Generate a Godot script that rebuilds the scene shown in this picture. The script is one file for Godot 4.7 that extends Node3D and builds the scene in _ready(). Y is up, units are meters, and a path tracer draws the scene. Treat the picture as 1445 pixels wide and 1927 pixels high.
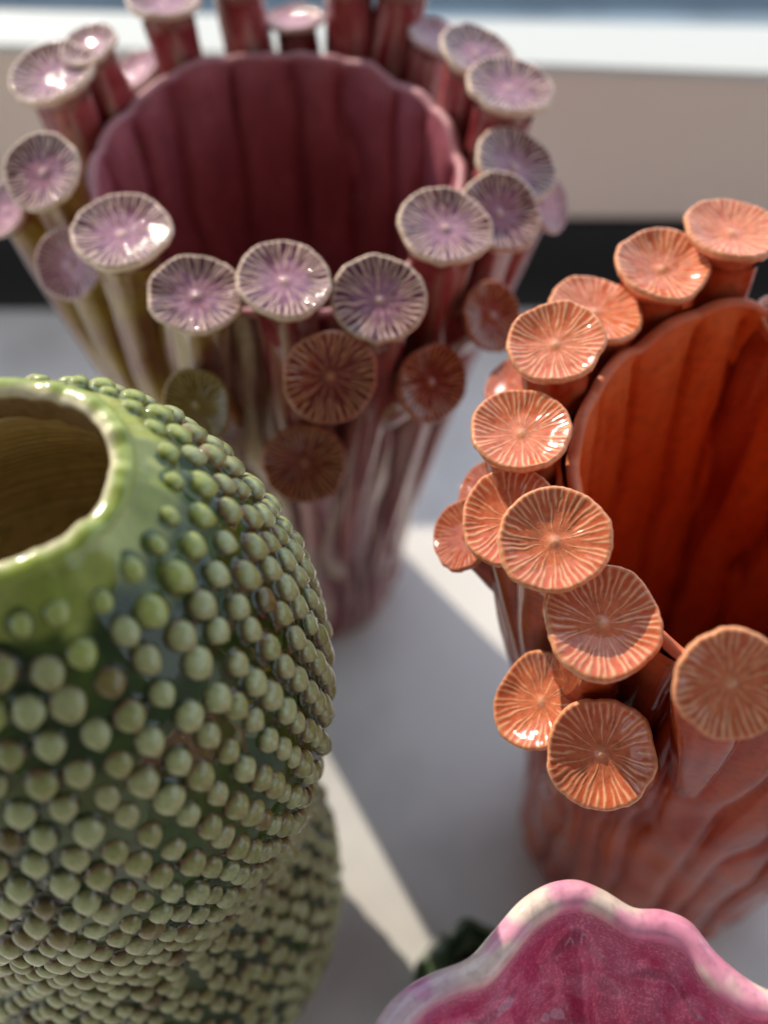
extends Node3D

# Caps of the two mushroom vases: place about the vase's axis, the way each faces, its radius and its kind of glaze.
const PUR := [
	[-0.1125, 0.3900, -0.0388, -0.167, 0.972, 0.167, 0.0218, 0],
	[-0.0956, 0.3950, -0.0554, -0.208, 0.974, 0.088, 0.0157, 0],
	[-0.1076, 0.3800, 0.0290, -0.192, 0.857, 0.479, 0.0189, 0],
	[-0.0657, 0.3750, 0.0639, 0.034, 0.993, 0.115, 0.0223, 0],
	[-0.0971, 0.3480, 0.0575, -0.281, 0.638, 0.717, 0.0174, 1],
	[-0.0301, 0.3660, 0.0972, 0.030, 0.942, 0.333, 0.0201, 0],
	[0.0094, 0.3720, 0.0937, 0.023, 0.981, 0.195, 0.0207, 0],
	[0.0510, 0.3640, 0.0984, 0.003, 0.869, 0.495, 0.0204, 0],
	[0.0812, 0.3760, 0.0625, 0.099, 0.974, 0.205, 0.0211, 0],
	[0.1084, 0.3640, 0.0384, 0.179, 0.863, 0.472, 0.0199, 0],
	[0.1181, 0.3700, 0.0089, 0.358, 0.880, 0.312, 0.0206, 0],
	[0.1378, 0.3450, 0.0090, 0.738, 0.504, 0.449, 0.0147, 1],
	[0.1153, 0.3900, -0.0267, 0.132, 0.987, 0.088, 0.0211, 0],
	[0.1008, 0.3930, -0.0520, 0.277, 0.955, 0.104, 0.0200, 0],
	[-0.0620, 0.3950, -0.0984, -0.003, 1.000, -0.017, 0.0190, 0],
	[0.0037, 0.3720, -0.1209, -0.087, 0.993, -0.085, 0.0159, 1],
	[-0.0855, 0.3520, -0.1023, -0.409, 0.900, 0.149, 0.0148, 1],
	[-0.0252, 0.4000, -0.1156, -0.000, 1.000, -0.003, 0.0190, 0],
	[0.0339, 0.4000, -0.1184, -0.000, 1.000, -0.005, 0.0184, 0],
	[0.0636, 0.4000, -0.1156, 0.078, 0.997, -0.004, 0.0190, 0],
	[0.0815, 0.3750, -0.0982, 0.223, 0.974, 0.030, 0.0158, 1],
	[0.0295, 0.3394, 0.1235, 0.177, 0.553, 0.814, 0.0208, 2],
	[0.0773, 0.3104, 0.0995, 0.534, 0.594, 0.602, 0.0191, 2],
	[0.1060, 0.3283, 0.0717, 0.518, 0.620, 0.590, 0.0169, 2],
	[-0.0345, 0.3157, 0.1191, -0.108, 0.619, 0.778, 0.0168, 3],
	[0.0135, 0.2711, 0.1182, 0.098, 0.483, 0.870, 0.0206, 2],
	[-0.1342, 0.3520, 0.0214, -0.493, 0.767, 0.410, 0.0143, 1],
]
const ORA := [
	[-0.0178, 0.3950, -0.1118, 0.021, 0.998, -0.054, 0.0205, 0],
	[-0.0478, 0.3880, -0.0976, 0.049, 0.997, 0.061, 0.0206, 0],
	[-0.0764, 0.3760, -0.0827, 0.080, 0.996, -0.038, 0.0200, 0],
	[-0.0981, 0.3880, -0.0510, -0.088, 0.982, 0.170, 0.0194, 0],
	[-0.1133, 0.3780, -0.0141, -0.066, 0.996, 0.062, 0.0192, 0],
	[-0.1186, 0.3620, 0.0169, -0.259, 0.945, 0.201, 0.0193, 0],
	[-0.1062, 0.3820, 0.0415, -0.080, 0.949, 0.306, 0.0198, 0],
	[-0.0893, 0.3660, 0.0656, 0.013, 0.985, 0.171, 0.0208, 0],
	[-0.0571, 0.3886, 0.1033, -0.062, 0.729, 0.682, 0.0179, 0],
	[-0.1071, 0.3119, 0.0682, -0.513, 0.827, 0.227, 0.0189, 0],
	[-0.0863, 0.3182, 0.0945, -0.247, 0.802, 0.544, 0.0203, 0],
	[-0.1349, 0.3360, 0.0060, -0.692, 0.709, 0.135, 0.0155, 1],
	[-0.1259, 0.3380, -0.0161, -0.695, 0.718, -0.035, 0.0132, 1],
	[-0.1114, 0.3450, -0.0708, -0.613, 0.789, -0.048, 0.0130, 1],
	[0.0094, 0.3600, -0.0923, 0.434, 0.896, 0.097, 0.0128, 0],
	[0.0520, 0.3900, -0.1000, 0.050, 0.990, -0.080, 0.0195, 0],
	[0.0920, 0.3820, -0.0660, 0.160, 0.980, -0.060, 0.0200, 0],
	[0.1130, 0.3900, -0.0150, 0.150, 0.985, 0.030, 0.0190, 0],
	[0.1120, 0.3720, 0.0360, 0.240, 0.950, 0.150, 0.0200, 0],
	[0.0820, 0.3850, 0.0800, 0.140, 0.960, 0.220, 0.0195, 0],
	[0.0210, 0.3700, 0.1150, 0.030, 0.930, 0.360, 0.0200, 0],
]

const PURPLE_AT := Vector3(-0.053, 0, -0.47)
const ORANGE_AT := Vector3(0.166, 0, -0.27)
const GREEN_AT := Vector3(-0.115, 0, -0.211)
const PINK_AT := Vector3(0.085, 0, -0.04)
const CAMERA_AT := Vector3(0, 0.70, 0)

var noise := FastNoiseLite.new()
var rng := RandomNumberGenerator.new()
var M := {}


# ---------- helpers ----------
func lin(r: float, g: float, b: float) -> Color:
	return Color(r / 255.0, g / 255.0, b / 255.0).srgb_to_linear()


func nz(p: Vector3, freq: float) -> float:
	return noise.get_noise_3dv(p * freq)


func tag(o: Node, label := "", category := "", group := "", kind := "") -> void:
	if label: o.set_meta("label", label)
	if category: o.set_meta("category", category)
	if group: o.set_meta("group", group)
	if kind: o.set_meta("kind", kind)


func put(called: String, mesh: Mesh, m: Material, parent: Node = self) -> MeshInstance3D:
	var o := MeshInstance3D.new()
	o.name = called
	o.mesh = mesh
	o.material_override = m
	parent.add_child(o, true)
	return o


func thing(called: String, at: Vector3, label: String, category: String, group := "") -> Node3D:
	var o := Node3D.new()
	o.name = called
	add_child(o, true)
	o.position = at
	tag(o, label, category, group)
	return o


# A sheet of nu x nv points; f(u, v) returns [position, colour]. Normals point along p_u x p_v, or against it when flipped.
func sheet(nu: int, nv: int, closed: bool, f: Callable, flip := false) -> ArrayMesh:
	var cols := nu if closed else nu + 1
	var pos := PackedVector3Array()
	var col := PackedColorArray()
	pos.resize(cols * (nv + 1))
	col.resize(cols * (nv + 1))
	for j in nv + 1:
		for i in cols:
			var r: Array = f.call(float(i) / nu, float(j) / nv)
			pos[j * cols + i] = r[0]
			col[j * cols + i] = r[1]
	var nor := PackedVector3Array()
	nor.resize(pos.size())
	var idx := PackedInt32Array()
	idx.resize(nu * nv * 6)
	var n := 0
	for j in nv:
		for i in nu:
			var a := j * cols + i
			var b := j * cols + (i + 1) % cols
			var c := b + cols
			var d := a + cols
			var w := (pos[c] - pos[a]).cross(pos[d] - pos[b])
			if flip:
				w = -w
			nor[a] += w
			nor[b] += w
			nor[c] += w
			nor[d] += w
			if flip:
				idx[n] = a; idx[n + 1] = b; idx[n + 2] = c; idx[n + 3] = a; idx[n + 4] = c; idx[n + 5] = d
			else:
				idx[n] = a; idx[n + 1] = c; idx[n + 2] = b; idx[n + 3] = a; idx[n + 4] = d; idx[n + 5] = c
			n += 6
	for k in nor.size():
		nor[k] = nor[k].normalized()
	var arr := []
	arr.resize(Mesh.ARRAY_MAX)
	arr[Mesh.ARRAY_VERTEX] = pos
	arr[Mesh.ARRAY_NORMAL] = nor
	arr[Mesh.ARRAY_COLOR] = col
	arr[Mesh.ARRAY_INDEX] = idx
	var m := ArrayMesh.new()
	m.add_surface_from_arrays(Mesh.PRIMITIVE_TRIANGLES, arr)
	return m


# Smooth curve through [x, y] points at parameter x (Catmull-Rom on sorted knots).
func curve_at(k: Array, x: float) -> float:
	var n := k.size()
	if x <= k[0][0]:
		return k[0][1]
	if x >= k[n - 1][0]:
		return k[n - 1][1]
	var i := 0
	while k[i + 1][0] < x:
		i += 1
	var a: Array = k[maxi(i - 1, 0)]
	var b: Array = k[i]
	var c: Array = k[i + 1]
	var d: Array = k[mini(i + 2, n - 1)]
	return cubic_interpolate_in_time(b[1], c[1], a[1], d[1], (x - b[0]) / (c[0] - b[0]), c[0] - b[0], a[0] - b[0], d[0] - b[0])


func glaze(rough: float, coat: float) -> StandardMaterial3D:
	var m := StandardMaterial3D.new()
	m.vertex_color_use_as_albedo = true
	m.roughness = rough
	m.metallic_specular = 0.5
	if coat > 0.0:
		m.clearcoat_enabled = true
		m.clearcoat = coat
		m.clearcoat_roughness = 0.04
	return m


func triplanar(m: StandardMaterial3D, scale: float) -> void:
	m.uv1_triplanar = true
	m.uv1_scale = Vector3.ONE * scale


func noise_texture(type: int, freq: float, colors: Array, seed_: int, octaves := 4, size := 512, as_normal := false) -> NoiseTexture2D:
	var n := FastNoiseLite.new()
	n.noise_type = type
	n.frequency = freq
	n.seed = seed_
	n.fractal_octaves = octaves
	if type == FastNoiseLite.TYPE_CELLULAR:
		n.cellular_return_type = FastNoiseLite.RETURN_DISTANCE2_SUB
		n.fractal_type = FastNoiseLite.FRACTAL_NONE
	var t := NoiseTexture2D.new()
	t.width = size
	t.height = size
	t.seamless = true
	t.noise = n
	if colors:
		var g := Gradient.new()
		g.offsets = PackedFloat32Array(colors.map(func(c): return c[0]))
		g.colors = PackedColorArray(colors.map(func(c): return c[1]))
		t.color_ramp = g
	return t


# A tile of smooth height noise in floating point (eight bits would step).
func smooth_height(size: int, scale: float) -> ImageTexture:
	var im := Image.create_empty(size, size, false, Image.FORMAT_RF)
	for y in size:
		for x in size:
			var u := float(x) / size
			var v := float(y) / size
			var h := 0.0
			for k in 4:
				var sx := k % 2
				var sy := k >> 1
				var w := (u if sx else 1.0 - u) * (v if sy else 1.0 - v)
				h += w * noise.get_noise_3d((u - sx) * scale, (v - sy) * scale, 77.0)
			im.set_pixel(x, y, Color(0.5 + 0.5 * h, 0, 0))
	return ImageTexture.create_from_image(im)


func grey(v: float) -> Color:
	return Color(v, v, v)


func make_materials() -> void:
	var S := FastNoiseLite.TYPE_SIMPLEX_SMOOTH
	var mottle := noise_texture(S, 0.02, [[0.0, grey(0.80)], [0.5, grey(0.95)], [1.0, grey(1.0)]], 3, 5)
	var crackle := noise_texture(FastNoiseLite.TYPE_CELLULAR, 0.03, [[0.0, grey(0.0)], [0.07, grey(0.75)], [0.25, grey(1.0)]], 5)
	var skin := smooth_height(256, 7.0)
	# pottery: glossy glaze, mottled, with a faint waviness
	var m := glaze(0.5, 1.0)
	m.metallic_specular = 0.15
	m.albedo_texture = mottle
	m.heightmap_enabled = true
	m.heightmap_texture = skin
	m.heightmap_scale = 0.035
	triplanar(m, 18.0)
	M.glaze = m
	m = glaze(0.5, 0.8)
	m.metallic_specular = 0.15
	m.albedo_texture = mottle
	triplanar(m, 18.0)
	M.body = m
	m = glaze(0.55, 0.0)
	m.albedo_texture = mottle
	triplanar(m, 12.0)
	M.lining = m
	# cap glaze: the same with a net of fine cracks
	m = glaze(0.5, 0.9)
	m.metallic_specular = 0.15
	m.albedo_texture = mottle
	m.heightmap_enabled = true
	m.heightmap_texture = crackle
	m.heightmap_scale = 0.008
	triplanar(m, 30.0)
	M.crackled = m
	m = glaze(0.5, 0.1)
	m.albedo_texture = mottle
	triplanar(m, 9.0)
	M.inside = m
	m = glaze(0.45, 0.9)
	m.metallic_specular = 0.2
	m.albedo_texture = mottle
	triplanar(m, 40.0)
	M.bump = m
	# pink glaze full of pale specks
	var speck := noise_texture(S, 0.06, [[0.0, grey(0.74)], [0.5, grey(0.79)], [0.64, grey(0.81)], [0.69, grey(1.0)]], 21, 3)
	m = glaze(0.5, 1.0)
	m.metallic_specular = 0.2
	m.albedo_texture = speck
	m.heightmap_enabled = true
	m.heightmap_texture = skin
	m.heightmap_scale = 0.06
	triplanar(m, 19.0)
	M.pink = m
	# table and window
	m = StandardMaterial3D.new()
	m.albedo_color = Color(0.86, 0.85, 0.83)
	m.albedo_texture = noise_texture(S, 0.006, [[0.0, grey(0.84)], [0.45, grey(0.94)], [0.55, grey(0.97)], [1.0, grey(1.0)]], 31, 7)
	triplanar(m, 1.6)
	m.roughness = 0.55
	M.table = m
	m = StandardMaterial3D.new()
	m.albedo_color = Color(0.89, 0.82, 0.755)
	m.roughness = 0.5
	M.frame = m
	m = StandardMaterial3D.new()
	m.albedo_color = Color(0.78, 0.78, 0.755)
	m.roughness = 0.4
	M.white = m
	m = StandardMaterial3D.new()
	m.albedo_color = Color(0.02, 0.02, 0.022)
	m.roughness = 0.6
	M.black = m
	m = StandardMaterial3D.new()
	m.albedo_color = Color(0.58, 0.63, 0.65)
	m.roughness = 0.8
	m.albedo_texture = M.table.albedo_texture
	triplanar(m, 0.4)
	M.paving = m
	m = StandardMaterial3D.new()
	m.albedo_color = Color(0.30, 0.36, 0.40)
	m.roughness = 0.8
	M.kerb = m
	m = StandardMaterial3D.new()
	m.albedo_color = Color(0.60, 0.56, 0.52)
	m.roughness = 0.9
	M.wall = m


func block(a: Vector3, b: Vector3) -> ArrayMesh:
	var bm := BoxMesh.new()
	bm.size = (b - a).abs()
	var st := SurfaceTool.new()
	st.append_from(bm, 0, Transform3D(Basis(), (a + b) / 2.0))
	return st.commit()


# A bar whose section (a ring of points) changes from its left end to its right end.
func bar(left: Array, right: Array) -> ArrayMesh:
	var st := SurfaceTool.new()
	st.begin(Mesh.PRIMITIVE_TRIANGLES)
	st.set_smooth_group(-1)
	var n := left.size()
	for i in n:
		var j := (i + 1) % n
		for p in [left[i], right[j], right[i], left[i], left[j], right[j]]:
			st.add_vertex(p)
	for i in range(1, n - 1):
		for p in [left[0], left[i + 1], left[i], right[0], right[i], right[i + 1]]:
			st.add_vertex(p)
	st.generate_normals()
	return st.commit()


# ---------- mushroom caps and stalks ----------
func cap_colors(kind: String, tone: int) -> Dictionary:
	if kind == "purple":
		match tone:
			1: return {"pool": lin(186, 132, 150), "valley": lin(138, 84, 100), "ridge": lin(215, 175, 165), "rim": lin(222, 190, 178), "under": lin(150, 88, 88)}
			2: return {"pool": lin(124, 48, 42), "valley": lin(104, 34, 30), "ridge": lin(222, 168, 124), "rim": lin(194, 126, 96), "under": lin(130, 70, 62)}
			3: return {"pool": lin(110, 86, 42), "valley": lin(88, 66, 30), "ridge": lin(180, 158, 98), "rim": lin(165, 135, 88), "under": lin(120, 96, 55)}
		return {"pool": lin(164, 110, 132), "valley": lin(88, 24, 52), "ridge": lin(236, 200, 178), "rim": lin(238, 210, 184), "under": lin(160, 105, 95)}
	if tone == 1:
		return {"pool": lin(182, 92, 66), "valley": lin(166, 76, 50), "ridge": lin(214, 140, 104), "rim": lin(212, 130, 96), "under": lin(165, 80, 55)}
	return {"pool": lin(218, 122, 84), "valley": lin(206, 98, 62), "ridge": lin(246, 186, 142), "rim": lin(240, 166, 120), "under": lin(205, 100, 62)}


func cap_mesh(R: float, stem: float, k: Dictionary, blue: float) -> ArrayMesh:
	var N := rng.randi_range(36, 43)
	var start := []
	var offset := []
	for i in N:
		start.append(rng.randf_range(0.05, 0.16) if i % 3 == 0 else rng.randf_range(0.32, 0.62))
		offset.append(rng.randf_range(-0.16, 0.16))
	var at := Vector3(rng.randf() * 50.0, rng.randf() * 50.0, rng.randf() * 50.0)
	var depth := R * rng.randf_range(0.16, 0.27)
	var oval := rng.randf_range(-0.05, 0.05)
	var turn := rng.randf() * TAU
	var f := func(u: float, v: float) -> Array:
		var a := u * TAU
		var c := Vector3(cos(a), 0, sin(a))
		var edge: float = 1.0 + 0.07 * nz(at + c * 0.9, 1.0) + 0.02 * nz(at + c * 4.0, 1.0) + oval * cos(2.0 * a + turn)
		if v < 0.74:
			var s := v / 0.74
			var q: float = u * N + 0.8 * nz(at + c * 2.2 + Vector3(0, s * 1.6, 0), 1.0) * (1.0 - 0.5 * s)
			var i := int(floor(q))
			var w: float = q - i - 0.5 - offset[posmod(i, N)]
			var on: float = smoothstep(start[posmod(i, N)], start[posmod(i, N)] + 0.18, s) * exp(-pow(w / lerpf(0.14, 0.155, s), 2.0))
			var lip := smoothstep(0.92, 0.98, s)
			var y: float = depth * (pow(s, 2.2) - 1.0) + R * 0.055 * exp(-pow(s / 0.11, 2.0)) + R * 0.013 * on * smoothstep(0.1, 0.5, s) * (1.0 - lip * 0.6)
			y += R * 0.03 * nz(at + c * s * 1.5, 1.0) + R * 0.06 * nz(at + c * 0.9 + Vector3(0, 9, 0), 1.0) * s * s
			y -= R * 0.035 * smoothstep(0.955, 1.0, s)
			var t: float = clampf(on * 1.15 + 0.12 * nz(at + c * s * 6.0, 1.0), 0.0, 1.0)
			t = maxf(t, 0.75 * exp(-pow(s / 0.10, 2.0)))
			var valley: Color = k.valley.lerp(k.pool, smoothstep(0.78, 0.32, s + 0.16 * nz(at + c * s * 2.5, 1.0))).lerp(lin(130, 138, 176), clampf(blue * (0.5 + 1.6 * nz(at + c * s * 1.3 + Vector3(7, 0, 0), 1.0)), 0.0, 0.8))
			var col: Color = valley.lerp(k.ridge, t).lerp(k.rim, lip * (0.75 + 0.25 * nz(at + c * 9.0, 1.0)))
			return [c * (R * edge * s) + Vector3(0, y, 0), col]
		var b := (v - 0.74) / 0.26
		var y0: float = -R * 0.035 + R * 0.03 * nz(at + c * 1.5, 1.0) + R * 0.06 * nz(at + c * 0.9 + Vector3(0, 9, 0), 1.0)
		var rr: float
		var yy: float
		if b < 0.25:
			var th := b / 0.25 * PI
			rr = R * edge * (1.0 + 0.035 * sin(th) - 0.02 * b / 0.25)
			yy = y0 - R * 0.085 * (1.0 - cos(th))
		else:
			var e := (b - 0.25) / 0.75
			rr = lerpf(R * edge * 0.98, stem, sqrt(maxf(e, 0.0)))
			yy = y0 - R * 0.17 - depth * 1.1 * e - R * 0.45 * pow(e, 2.5)
		return [c * rr + Vector3(0, yy, 0), k.rim.lerp(k.under, smoothstep(0.18, 0.4, b + 0.1 * nz(at + c * 5.0, 1.0)))]
	return sheet(200, 34, true, f, true)


func stalk_mesh(p: Array, r0: float, r1: float, r2: float, tint: Callable) -> ArrayMesh:
	var at := Vector3(rng.randf() * 50.0, 0, 0)
	var side := Vector3(0.3, 0.1, 0.9).normalized()
	var f := func(u: float, v: float) -> Array:
		var o := 1.0 - v
		var q: Vector3 = p[0] * o * o * o + p[1] * 3.0 * o * o * v + p[2] * 3.0 * o * v * v + p[3] * v * v * v
		var t: Vector3 = ((p[1] - p[0]) * o * o + (p[2] - p[1]) * 2.0 * o * v + (p[3] - p[2]) * v * v).normalized()
		var n := (side - t * side.dot(t)).normalized()
		var b := t.cross(n)
		var r: float = lerpf(r0, r1, smoothstep(0.0, 0.55, v))
		r = lerpf(r, r2, pow(smoothstep(0.5, 1.0, v), 1.5))
		var a := u * TAU
		var d := n * cos(a) + b * sin(a)
		r *= 1.0 + 0.10 * nz(at + d * 1.6 + Vector3(0, v * 2.0, 0), 1.0) + 0.05 * sin(a * 5.0 + 3.0 * v + at.x)
		var pos := q + d * r
		return [pos, tint.call(pos, a, v)]
	return sheet(36, 22, true, f)


# ---------- mushroom vase ----------
var fat := 0.0    # how much fuller the foot of the vase being made is


func wall(h: float) -> float:
	return curve_at(WALL, h) + fat * smoothstep(0.30, 0.0, h)


const WALL := [[0.0, 0.060], [0.012, 0.064], [0.06, 0.068], [0.13, 0.076], [0.20, 0.0845], [0.27, 0.091], [0.32, 0.0935], [0.37, 0.0955]]


func mushroom_vase(called: String, at: Vector3, caps: Array, kind: String, label: String) -> void:
	var t := thing(called, at, label, "vase", "mushroom vases")
	var purple := kind == "purple"
	fat = 0.0 if purple else 0.013
	var seedv := Vector3(3, 1, 7) if purple else Vector3(31, 14, 5)
	var ribs := 27
	var panels := 18
	var rim := func(u: float) -> float:
		return 0.355 + 0.003 * absf(sin(u * PI * panels)) + 0.006 * noise.get_noise_3dv(seedv * 9.0 + Vector3(cos(u * TAU), 0, sin(u * TAU)) * 2.0) - 0.010 * cos(u * TAU)
	var outer_tint := func(p: Vector3, on: float, h: float) -> Color:
		var w := nz(seedv + p * 18.0, 1.0)
		var streak := smoothstep(0.5, 0.85, on + 0.7 * nz(seedv + Vector3(p.x * 60.0, p.y * 9.0, p.z * 60.0), 1.0))
		if purple:
			var base := lin(112, 48, 52).lerp(lin(146, 78, 80), clampf(0.5 + w, 0.0, 1.0))
			var olive := clampf(smoothstep(0.01, -0.07, p.x + 0.02 * w) * smoothstep(0.10, 0.22, h) + 0.5 * smoothstep(0.25, 0.5, w), 0.0, 1.0)
			base = base.lerp(lin(134, 112, 52), olive * 0.85)
			return base.lerp(lin(212, 190, 172).lerp(lin(186, 150, 150), clampf(0.5 + 2.0 * w, 0.0, 1.0)), streak * 0.75)
		var b2 := lin(160, 52, 20).lerp(lin(190, 84, 46), clampf(0.5 + 1.2 * w, 0.0, 1.0))
		return b2.lerp(lin(210, 116, 78), streak * 0.2)
	var outer := func(u: float, v: float) -> Array:
		var a := u * TAU
		var top: float = rim.call(u)
		var h := top * (1.0 - pow(1.0 - v, 1.15))
		var c := Vector3(sin(a), 0, cos(a))
		var q := u * ribs + 0.9 * nz(seedv + c * 1.6 + Vector3(0, h * 5.0, 0), 1.0)
		var on: float = absf(sin(q * PI))
		var amp := 0.0056 * smoothstep(0.0, 0.02, h) * (1.0 - 0.5 * smoothstep(top - 0.03, top, h))
		var r: float = wall(h) + amp * (sqrt(on) - 0.8) + 0.003 * nz(seedv + c * 1.5 + Vector3(0, h * 12.0, 0), 1.0)
		var p := c * r + Vector3(0, h, 0)
		return [p, outer_tint.call(p, on, h)]
	put("outer_wall", sheet(432, 96, true, outer), M.glaze, t)
	# rim and fluted inside: over the lip, down to the floor
	var inner := func(u: float, v: float) -> Array:
		var a := u * TAU
		var top: float = rim.call(u)
		var c := Vector3(sin(a), 0, cos(a))
		var r_top: float = wall(top) - 0.0009
		var r: float
		var h: float
		var col: Color
		var q: float = u * panels + 0.35 * nz(seedv + c * 1.3 + Vector3(0, 4, 0), 1.0)
		if v < 0.1:
			var th := v / 0.1 * PI
			r = r_top - 0.0028 * (1.0 - cos(th))
			h = top + 0.0028 * sin(th) - 0.0006
		else:
			var e := (v - 0.1) / 0.9
			h = lerpf(top, 0.012, minf(e / 0.86, 1.0))
			q += 0.3 * nz(seedv + c * 2.6 + Vector3(0, h * 9.0, 0), 1.0)
			var on := absf(sin(q * PI))
			var scar := exp(-pow((nz(seedv + c * 2.2 + Vector3(0, 11.0 + h * 7.0, 0), 1.0) - 0.12) / 0.02, 2.0))
			var groove := smoothstep(0.0, 0.03, e) * (0.0046 * exp(-pow(on / 0.24, 2.0)) + 0.0016 * scar - 0.0028 * on)
			r = wall(h) - 0.0065 + groove
			if e > 0.86:
				r *= 1.0 - (e - 0.86) / 0.14
		var p := c * r + Vector3(0, h, 0)
		var w := nz(seedv + Vector3(p.x * 40.0, p.y * 12.0, p.z * 40.0), 1.0)
		if purple:
			col = lin(152, 76, 88).lerp(lin(174, 96, 104), clampf(0.5 + w, 0.0, 1.0))
			col = col.lerp(lin(200, 146, 150), 0.7 * smoothstep(0.115, 0.05, v))
		else:
			col = lin(216, 96, 38).lerp(lin(226, 116, 54), clampf(0.5 + w, 0.0, 1.0))
			col = col.lerp(lin(222, 128, 92), 0.7 * smoothstep(0.115, 0.05, v))
		return [p, col]
	put("inner_wall", sheet(420, 110, true, inner, true), M.lining, t)
	for n_cap in caps.size():
		var row: Array = caps[n_cap]
		var stout := not purple and n_cap == 8   # the near right one: a short thick stalk from the rim
		var tone: int = row[7]
		var top := Vector3(row[0], row[1], row[2])
		var n := Vector3(row[3], row[4], row[5]).normalized()
		var R: float = row[6]
		var out := Vector3(top.x, 0, top.z).normalized()
		var side := out.cross(Vector3.UP)
		var drop := rng.randf_range(0.22, 0.30) if top.y > 0.34 else rng.randf_range(0.07, 0.11)
		if stout:
			drop = 0.13
		var h0 := clampf(top.y - drop, 0.06, 0.30)
		var dir := (out + side * rng.randf_range(-0.12, 0.12)).normalized()
		var root: Vector3 = dir * (wall(h0) - 0.004) + Vector3(0, h0, 0)
		var neck := top - n * (R * 0.62)
		var hm: float = minf(h0 + drop * 0.6, 0.315)
		var mid: Vector3 = dir * (wall(hm) + 0.0075) + Vector3(0, hm, 0)
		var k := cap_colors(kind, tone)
		var olive := purple and (tone == 3 or (top.x < -0.02 and top.z > 0.02))
		var tint := func(p: Vector3, a: float, v: float) -> Color:
			var w := nz(seedv + p * 30.0, 1.0)
			var line := smoothstep(0.35, 0.6, nz(seedv + Vector3(cos(a) * 2.0, v * 0.7, sin(a) * 2.0) + p * 4.0, 1.0) + 0.2)
			var base: Color
			if olive:
				base = lin(154, 124, 48).lerp(lin(122, 70, 46), clampf(0.5 + 1.6 * w, 0.0, 1.0))
			elif purple:
				base = lin(142, 50, 54).lerp(lin(170, 84, 86), clampf(0.5 + 1.5 * w, 0.0, 1.0))
			else:
				base = lin(160, 52, 20).lerp(lin(190, 84, 46), clampf(0.5 + 1.5 * w, 0.0, 1.0))
			return base.lerp(lin(206, 178, 160) if purple else lin(220, 130, 90), line * (0.5 if purple else 0.35))
		var s := put("mushroom_stalk", stalk_mesh([root, mid, neck - n * R * 0.9, neck], 0.008 if stout else 0.005, 0.0145 if stout else 0.0132, R * 0.70, tint), M.glaze, t)
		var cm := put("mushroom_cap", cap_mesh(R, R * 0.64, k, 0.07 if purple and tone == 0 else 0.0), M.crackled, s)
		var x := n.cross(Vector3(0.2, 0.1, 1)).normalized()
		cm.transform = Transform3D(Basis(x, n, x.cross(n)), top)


# ---------- beaded green vase ----------
const GOURD := [[0.0, 0.078], [0.008, 0.083], [0.035, 0.096], [0.07, 0.103], [0.10, 0.1035], [0.14, 0.099], [0.17, 0.0925], [0.20, 0.0885], [0.22, 0.0885], [0.25, 0.0915], [0.28, 0.0945], [0.31, 0.0945], [0.34, 0.0905], [0.37, 0.082], [0.396, 0.071], [0.417, 0.0575], [0.431, 0.046], [0.4375, 0.0395]]


# The vase is not quite upright: its foot stands a little off its mouth.
func lean(h: float) -> Vector3:
	return Vector3(-0.015, 0, 0.004) * smoothstep(0.37, 0.13, h)


func bump_mesh(a: float, tip: Color, mid: Color, skirt: Color) -> ArrayMesh:
	var at := Vector3(rng.randf() * 50.0, 0, 0)
	var f := func(u: float, v: float) -> Array:
		var th := u * TAU
		var c := Vector3(sin(th), 0, cos(th))
		var r: float
		var y: float
		if v < 0.7:
			var e := v / 0.7 * PI * 0.56
			r = sin(e)
			y = 0.26 + 0.66 * cos(e)
		else:
			var e := (v - 0.7) / 0.3
			r = lerpf(0.984, 1.5, e)
			y = 0.17 * pow(maxf(1.0 - e, 0.0), 2.2) - 0.05 * e
		var p := c * r * (1.0 + 0.06 * nz(at + c, 1.0)) + Vector3(0, y, 0)
		if r < 1.0 or v < 0.7:
			p.x *= 1.0 - 0.16 * smoothstep(-0.2, 1.0, p.z)
		p.z += 0.34 * maxf(y - 0.1, 0.0)
		var at_tip := exp(-pow((Vector2(c.x, c.z) * r - Vector2(0, 0.50)).length() / 0.26, 2.0)) if v < 0.7 else 0.0
		p += Vector3(0, 0.05, 0.20) * at_tip
		var w := 0.12 * nz(at + p * 1.4, 1.0)
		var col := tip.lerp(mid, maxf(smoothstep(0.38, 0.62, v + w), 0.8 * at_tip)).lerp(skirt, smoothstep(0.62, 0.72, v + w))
		return [p * a, col]
	return sheet(18, 14, true, f, true)


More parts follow.
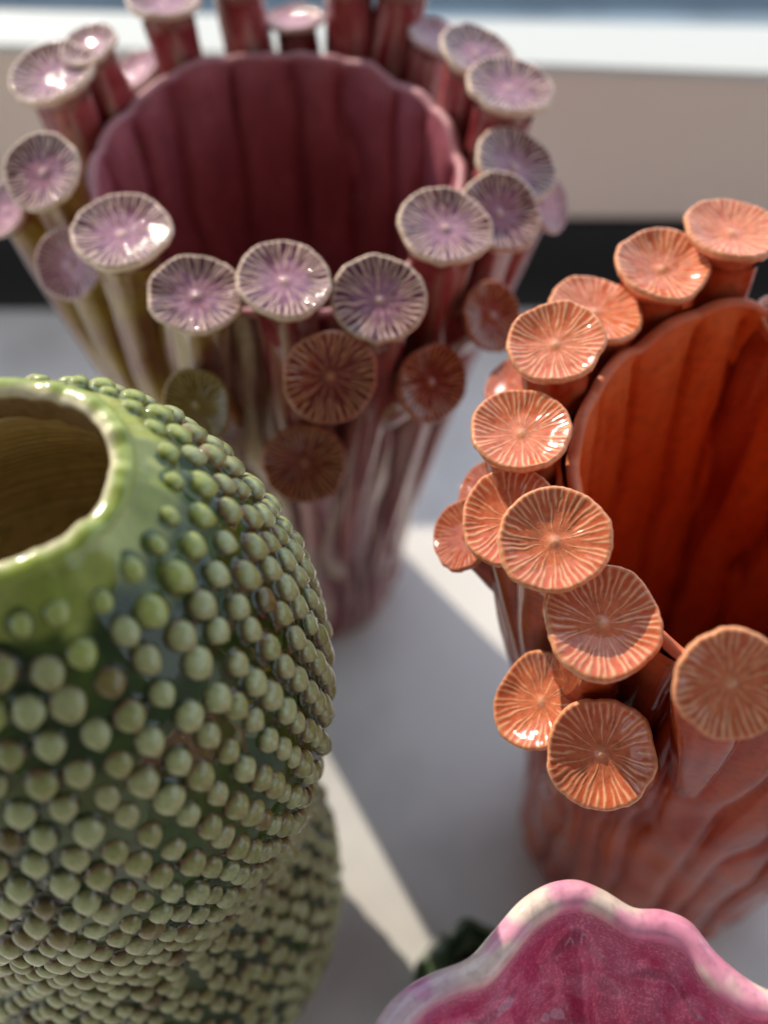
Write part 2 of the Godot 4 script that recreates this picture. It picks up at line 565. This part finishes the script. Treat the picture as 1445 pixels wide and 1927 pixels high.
func green_vase() -> void:
	var t := thing("beaded_vase", GREEN_AT, "tall green gourd-shaped vase covered in pale raised beads, lime collar round its mouth", "vase")
	var body_col := func(p: Vector3) -> Color:
		var w := nz(p * 26.0 + Vector3(5, 5, 5), 1.0)
		var c := lin(34, 58, 14).lerp(lin(66, 86, 24), clampf(0.45 + 1.4 * w, 0.0, 1.0))
		var collar := smoothstep(0.4225, 0.4290, p.y + 0.008 * nz(p * 45.0, 1.0))
		var lime := lin(140, 152, 68).lerp(lin(184, 190, 112), clampf(0.5 + 1.5 * w, 0.0, 1.0))
		return c.lerp(lime, collar)
	var outer := func(u: float, v: float) -> Array:
		var a := u * TAU
		var c := Vector3(sin(a), 0, cos(a))
		var h := 0.438 * v
		var r: float = curve_at(GOURD, h) + 0.0018 * nz(c * 2.0 + Vector3(0, h * 16.0, 0), 1.0) * smoothstep(0.43, 0.40, h)
		h += 0.003 * nz(c * 2.5 + Vector3(3, 0, 0), 1.0) * smoothstep(0.39, 0.425, h)
		var p := c * r + Vector3(0, h, 0) + lean(h)
		return [p, body_col.call(p)]
	put("body", sheet(200, 150, true, outer), M.body, t)
	var lip := func(u: float, v: float) -> Array:
		var a := u * TAU
		var c := Vector3(sin(a), 0, cos(a))
		var dy: float = 0.003 * nz(c * 2.5 + Vector3(3, 0, 0), 1.0)
		var r: float
		var h: float
		if v < 0.3:
			var th := v / 0.3 * PI * 0.9
			r = 0.0360 + 0.0040 * cos(th)
			h = 0.438 + 0.0030 * sin(th)
		else:
			var e := (v - 0.3) / 0.7
			r = lerpf(0.0322, 0.0335, e)
			h = 0.4389 - 0.012 * e
		var p := c * r + Vector3(0, h + dy, 0)
		var w := nz(p * 70.0, 1.0)
		var col := lin(152, 166, 76).lerp(lin(226, 214, 176), smoothstep(0.17, 0.24, v + 0.05 * w)).lerp(lin(150, 122, 84), smoothstep(0.32, 0.42, v + 0.1 * w))
		return [p, col]
	put("lip", sheet(160, 16, true, lip, true), M.glaze, t)
	var inside := func(u: float, v: float) -> Array:
		var a := u * TAU
		var c := Vector3(sin(a), 0, cos(a))
		var h := lerpf(0.4275, 0.315, minf(v / 0.6, 1.0))
		var r: float = minf(curve_at(GOURD, h) - 0.007, 0.0335 + 0.6 * (0.4275 - h)) + 0.0006 * sin(h * 900.0 + 2.0 * nz(c + Vector3(0, h * 20.0, 0), 1.0))
		if v > 0.6:
			r *= 1.0 - (v - 0.6) / 0.4
		var p := c * r + Vector3(0, h, 0) + lean(h)
		return [p, lin(236, 218, 168).lerp(lin(222, 200, 146), clampf(0.5 + 1.5 * nz(Vector3(p.x * 8.0, p.y * 90.0, p.z * 8.0), 1.0), 0.0, 1.0))]
	put("inside_wall", sheet(120, 100, true, inside, true), M.inside, t)
	# the beads: rings of offset rows
	var kinds := []
	var cols := [
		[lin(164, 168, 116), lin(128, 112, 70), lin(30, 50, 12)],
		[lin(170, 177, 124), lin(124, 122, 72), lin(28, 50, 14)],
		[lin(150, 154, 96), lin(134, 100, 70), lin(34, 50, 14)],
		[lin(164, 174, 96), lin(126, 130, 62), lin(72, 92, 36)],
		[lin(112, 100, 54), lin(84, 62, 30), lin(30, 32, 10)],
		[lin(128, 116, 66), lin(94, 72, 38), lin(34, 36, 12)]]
	for c in cols:
		for i in 2:
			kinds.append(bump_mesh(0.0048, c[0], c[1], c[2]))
	var beads := []
	var s := 0.016
	var ring := 0
	var arc := 0.0
	var h := 0.010
	while h < 0.4312:
		var r: float = curve_at(GOURD, h)
		var slope: float = (curve_at(GOURD, h + 0.002) - curve_at(GOURD, h - 0.002)) / 0.004
		var n := int(round(TAU * r / (0.0120 if h > 0.22 else 0.0112)))
		for i in n:
			var a := (i + 0.5 * (ring % 2)) * TAU / n + rng.randfn(0.0, 0.0007 if h > 0.22 else 0.0014) / r
			var hh := h + rng.randfn(0.0, 0.0007 if h > 0.22 else 0.0019)
			var rr: float = curve_at(GOURD, hh)
			var out := Vector3(sin(a), 0, cos(a))
			var down := -(Vector3.UP + out * slope).normalized()
			var nrm := (out - Vector3.UP * slope).normalized()
			var sc := rng.randf_range(0.88, 1.12) * (0.9 if hh < 0.2 else 1.0)
			if hh > 0.426: sc *= 0.72
			var p := out * (rr - 0.0004) + Vector3(0, hh, 0) + lean(hh)
			var b := Basis(down.cross(nrm) * -1.0, nrm, down).scaled_local(Vector3(sc * rng.randf_range(0.92, 1.08), sc * rng.randf_range(0.85, 1.12), sc * rng.randf_range(1.0, 1.18)))
			var g := GREEN_AT + p
			var eye := CAMERA_AT - g
			var d := Vector3(g.x, g.y - 0.70, g.z)
			var depth := d.dot(FORWARD)
			var inside_frame: bool = depth > 0.05 and absf(d.x / depth) < 0.36 and absf(d.dot(UPWARD) / depth) < 0.47
			var score: float = (0.35 + nrm.dot(eye.normalized())) / eye.length_squared() if inside_frame and nrm.dot(eye) > -0.02 else -1.0
			var kind: int = 3 if hh > 0.405 + rng.randf() * 0.02 else (4 + rng.randi() % 2 if rng.randf() < 0.03 else rng.randi() % 3)
			beads.append([score, Transform3D(b, p), kinds[kind * 2 + rng.randi() % 2]])
		ring += 1
		h += (0.0119 if h > 0.22 else 0.0109) / sqrt(1.0 + slope * slope)
	beads.sort_custom(func(x, y): return x[0] > y[0])
	for i in mini(300, beads.size()):
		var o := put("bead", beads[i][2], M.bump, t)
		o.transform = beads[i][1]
	var st := SurfaceTool.new()
	st.begin(Mesh.PRIMITIVE_TRIANGLES)
	for i in range(300, beads.size()):
		st.append_from(beads[i][2], 0, beads[i][1])
	tag(put("remaining_beads", st.commit(), M.bump, t), "", "", "", "stuff")
	print("beads ", beads.size())


# ---------- pink vase and its dark neighbour ----------
const PETALS := [[-180, 0.080], [-160, 0.090], [-140, 0.097], [-120, 0.085], [-100, 0.082], [-85, 0.092], [-62, 0.1], [-56, 0.099], [-48, 0.0945], [-39, 0.0892], [-30, 0.0917], [-21.6, 0.0961], [-14.5, 0.0977], [-9.4, 0.0967], [-4.6, 0.093], [2, 0.0872], [9.4, 0.0872], [15.7, 0.0854], [22, 0.0796], [30, 0.0763], [37, 0.0762], [50, 0.085], [65, 0.092], [80, 0.085], [95, 0.078], [115, 0.09], [135, 0.095], [155, 0.083], [180, 0.08]]


func pink_vase() -> void:
	var t := thing("ruffled_vase", PINK_AT, "glossy pink flower-shaped vase with a thick wavy lip and speckled magenta inside", "vase")
	var f := func(u: float, v: float) -> Array:
		var deg := u * 360.0 - 180.0
		var a := deg_to_rad(deg)
		var c := Vector3(sin(a), 0, -cos(a))
		var R: float = curve_at(PETALS, deg)
		var wave := (R - 0.088) / 0.01
		var top := 0.297 + 0.004 * wave
		var r: float
		var h: float
		if v < 0.36:      # outside: foot to flare
			var e := v / 0.36
			r = lerpf(0.034, R, pow(e, 2.4))
			h = top * e - 0.002
		elif v < 0.56:    # thick lip
			var th := (v - 0.36) / 0.20 * PI
			r = R - 0.0056 + 0.0056 * cos(th)
			h = top + 0.0058 * sin(th)
		else:             # inside: down the funnel
			var e := (v - 0.56) / 0.44
			r = (R - 0.0112) * (1.0 - pow(maxf(e, 0.0), 1.25) * 0.97)
			h = top - 0.07 * (1.0 - pow(maxf(1.0 - e, 0.0), 1.7)) - 0.003 * sin(PI * minf(e * 6.0, 1.0))
			var fold := exp(-pow(wrapf(deg + 11.0, -180, 180) / 3.2, 2.0)) + 0.8 * exp(-pow(wrapf(deg - 17.0, -180, 180) / 4.0, 2.0)) + 0.8 * exp(-pow(wrapf(deg + 58.0, -180, 180) / 4.0, 2.0)) + 0.7 * exp(-pow(wrapf(deg - 62.0, -180, 180) / 5.0, 2.0))
			h += 0.006 * fold * smoothstep(0.03, 0.16, e) * (1.0 - smoothstep(0.6, 0.9, e))
			h += 0.004 * nz(c * r * 55.0 + Vector3(2, 0, 0), 1.0) * smoothstep(0.0, 0.2, e)
		var p := c * r + Vector3(0, h, 0)
		var w := nz(p * 40.0 + Vector3(11, 2, 0), 1.0)
		var w2 := nz(p * 110.0, 1.0)
		var inner := lin(232, 96, 142).lerp(lin(252, 168, 196), clampf(0.5 + 1.1 * w + 0.7 * w2, 0.0, 1.0))
		var outer := lin(236, 156, 184).lerp(lin(246, 200, 208), clampf(0.5 + 1.5 * w, 0.0, 1.0))
		var lilac := smoothstep(-30.0, -50.0, deg + 10.0 * w) * smoothstep(-110.0, -80.0, deg)
		var lipc := outer.lerp(lin(240, 220, 204), 0.9 * smoothstep(-0.02, 0.22, w + 0.08)).lerp(lin(160, 116, 168), lilac * 0.4)
		var col := lipc.lerp(inner, smoothstep(0.545, 0.585, v + 0.02 * w + 0.008 * w2))
		return [p, col]
	var outside := func(u: float, v: float) -> Array:
		return f.call(u, v * 0.563)
	var inside := func(u: float, v: float) -> Array:
		return f.call(u, lerpf(0.563, 1.0, v))
	put("body", sheet(300, 90, true, outside), M.glaze, t)
	put("inside_wall", sheet(300, 80, true, inside), M.pink, t)


func dark_vase() -> void:
	var t := thing("dark_green_vase", Vector3(0.050, 0, -0.166), "small dark green glazed pot peeping out behind the pink vase", "pot")
	var prof := [[0.0, 0.026], [0.012, 0.032], [0.03, 0.034], [0.045, 0.029], [0.054, 0.021], [0.064, 0.020], [0.072, 0.024]]
	var f := func(u: float, v: float) -> Array:
		var a := u * TAU
		var c := Vector3(sin(a), 0, cos(a))
		var h: float
		var r: float
		if v < 0.8:
			h = 0.072 * v / 0.8
			r = curve_at(prof, h)
		else:
			var e := (v - 0.8) / 0.2
			h = 0.072 + 0.004 * sin(minf(e * 2.0, 1.0) * PI) - 0.03 * maxf(e - 0.5, 0.0)
			r = lerpf(0.025, 0.013, e)
		r *= 1.0 + 0.10 * sin(a * 6.0) * smoothstep(0.05, 0.08, h) + 0.08 * nz(c * 1.6 + Vector3(0, h * 20.0, 5), 1.0)
		var p := c * r + Vector3(0, h, 0)
		return [p, lin(48, 64, 42).lerp(lin(104, 122, 92), clampf(0.3 + 1.4 * nz(p * 60.0, 1.0), 0.0, 1.0))]
	put("body", sheet(96, 60, true, f), M.glaze, t)


# ---------- the scene ----------
const PITCH := 53.0
var FORWARD := Vector3(0, -sin(deg_to_rad(PITCH)), -cos(deg_to_rad(PITCH)))
var UPWARD := Vector3(0, cos(deg_to_rad(PITCH)), -sin(deg_to_rad(PITCH)))


func _ready() -> void:
	noise.seed = 11
	noise.noise_type = FastNoiseLite.TYPE_SIMPLEX_SMOOTH
	noise.frequency = 1.0
	noise.fractal_octaves = 2
	rng.seed = 2024
	var cam := Camera3D.new()
	cam.name = "camera"
	add_child(cam)
	cam.position = CAMERA_AT
	cam.rotation_degrees = Vector3(-PITCH, 0, 0)
	var lens := CameraAttributesPhysical.new()
	lens.frustum_focal_length = 26.15
	lens.frustum_focus_distance = 0.41
	lens.frustum_near = 0.02
	lens.frustum_far = 400.0
	lens.exposure_aperture = 2.2
	cam.attributes = lens
	cam.near = 0.02
	cam.far = 400.0
	cam.fov = 49.28
	cam.current = true
	print("fov ", cam.fov)

	var env := Environment.new()
	env.background_mode = Environment.BG_SKY
	env.tonemap_mode = Environment.TONE_MAPPER_LINEAR
	env.tonemap_exposure = 1.06
	env.sdfgi_enabled = true
	env.ssao_enabled = true
	env.ssil_enabled = true
	var sm := ProceduralSkyMaterial.new()
	sm.sky_top_color = Color(0.66, 0.72, 0.80)
	sm.sky_horizon_color = Color(0.80, 0.83, 0.86)
	sm.sky_curve = 0.2
	sm.ground_horizon_color = Color(0.62, 0.62, 0.62)
	sm.ground_bottom_color = Color(0.42, 0.42, 0.42)
	sm.sun_angle_max = 30.0
	var sky := Sky.new()
	sky.sky_material = sm
	env.sky = sky
	env.background_energy_multiplier = 2.35
	var we := WorldEnvironment.new()
	we.name = "environment"
	we.environment = env
	add_child(we)

	var sun := DirectionalLight3D.new()
	sun.name = "sun"
	sun.light_color = Color(1.0, 0.955, 0.88)
	sun.light_energy = 1.5
	sun.light_angular_distance = 0.7
	sun.shadow_enabled = true
	add_child(sun)
	sun.look_at_from_position(Vector3.ZERO, Vector3(0.585, -0.65, 0.81), Vector3.UP)

	make_materials()
	# the setting
	tag(put("tabletop", block(Vector3(-1.4, -0.03, -0.757), Vector3(1.4, 0.0, 0.7)), M.table), "pale matt tabletop under the vases", "", "", "structure")
	tag(put("paving", block(Vector3(-60, -3.1, -120), Vector3(60, -3.0, -0.95)), M.paving), "blue grey paving far below outside the window", "", "", "structure")
	tag(put("ceiling", block(Vector3(-2.2, 1.9, -0.86), Vector3(2.2, 2.0, 1.9)), M.wall), "", "", "", "structure")
	tag(put("wall", block(Vector3(-2.2, -1.0, 1.8), Vector3(2.2, 1.9, 1.9)), M.wall), "", "", "", "structure")
	tag(put("kerb", block(Vector3(-60, -3.0, -6.95), Vector3(60, -2.9, -6.75)), M.kerb), "dark kerb across the paving outside", "", "", "structure")
	var w := thing("window_frame", Vector3(0, 0, -0.80), "window frame behind the vases with a beige face and sunlit white ledge", "window frame")
	put("bottom_rail", block(Vector3(-1.4, -0.10, -0.06), Vector3(1.4, 0.068, 0.005)), M.black, w)
	var x := 1.4
	var hl := 0.2225 + 0.040 * x
	var hr := 0.2225 - 0.040 * x
	put("face", bar([Vector3(-x, 0.070, 0), Vector3(-x, hl - 0.008, 0), Vector3(-x, hl - 0.008, -0.06), Vector3(-x, 0.070, -0.06)], [Vector3(x, 0.070, 0), Vector3(x, hr - 0.008, 0), Vector3(x, hr - 0.008, -0.06), Vector3(x, 0.070, -0.06)]), M.frame, w)
	var dl := 0.050 - 0.018 * x * 2.0
	var dr := 0.050 + 0.018 * x * 2.0
	put("ledge", bar([Vector3(-x, hl - 0.006, 0.003), Vector3(-x, hl, 0.001), Vector3(-x, hl, -0.014), Vector3(-x, hl - 0.006, -0.016)], [Vector3(x, hr - 0.006, 0.003), Vector3(x, hr, 0.001), Vector3(x, hr, -dr), Vector3(x, hr - 0.006, -dr - 0.002)]), M.white, w)

	mushroom_vase("mushroom_vase", PURPLE_AT, PUR, "purple", "tall purple and cream vase ringed with lilac mushroom caps, nearest the window")
	mushroom_vase("mushroom_vase", ORANGE_AT, ORA, "orange", "tall orange terracotta-coloured vase ringed with salmon mushroom caps, at the right")
	green_vase()
	pink_vase()
	dark_vase()
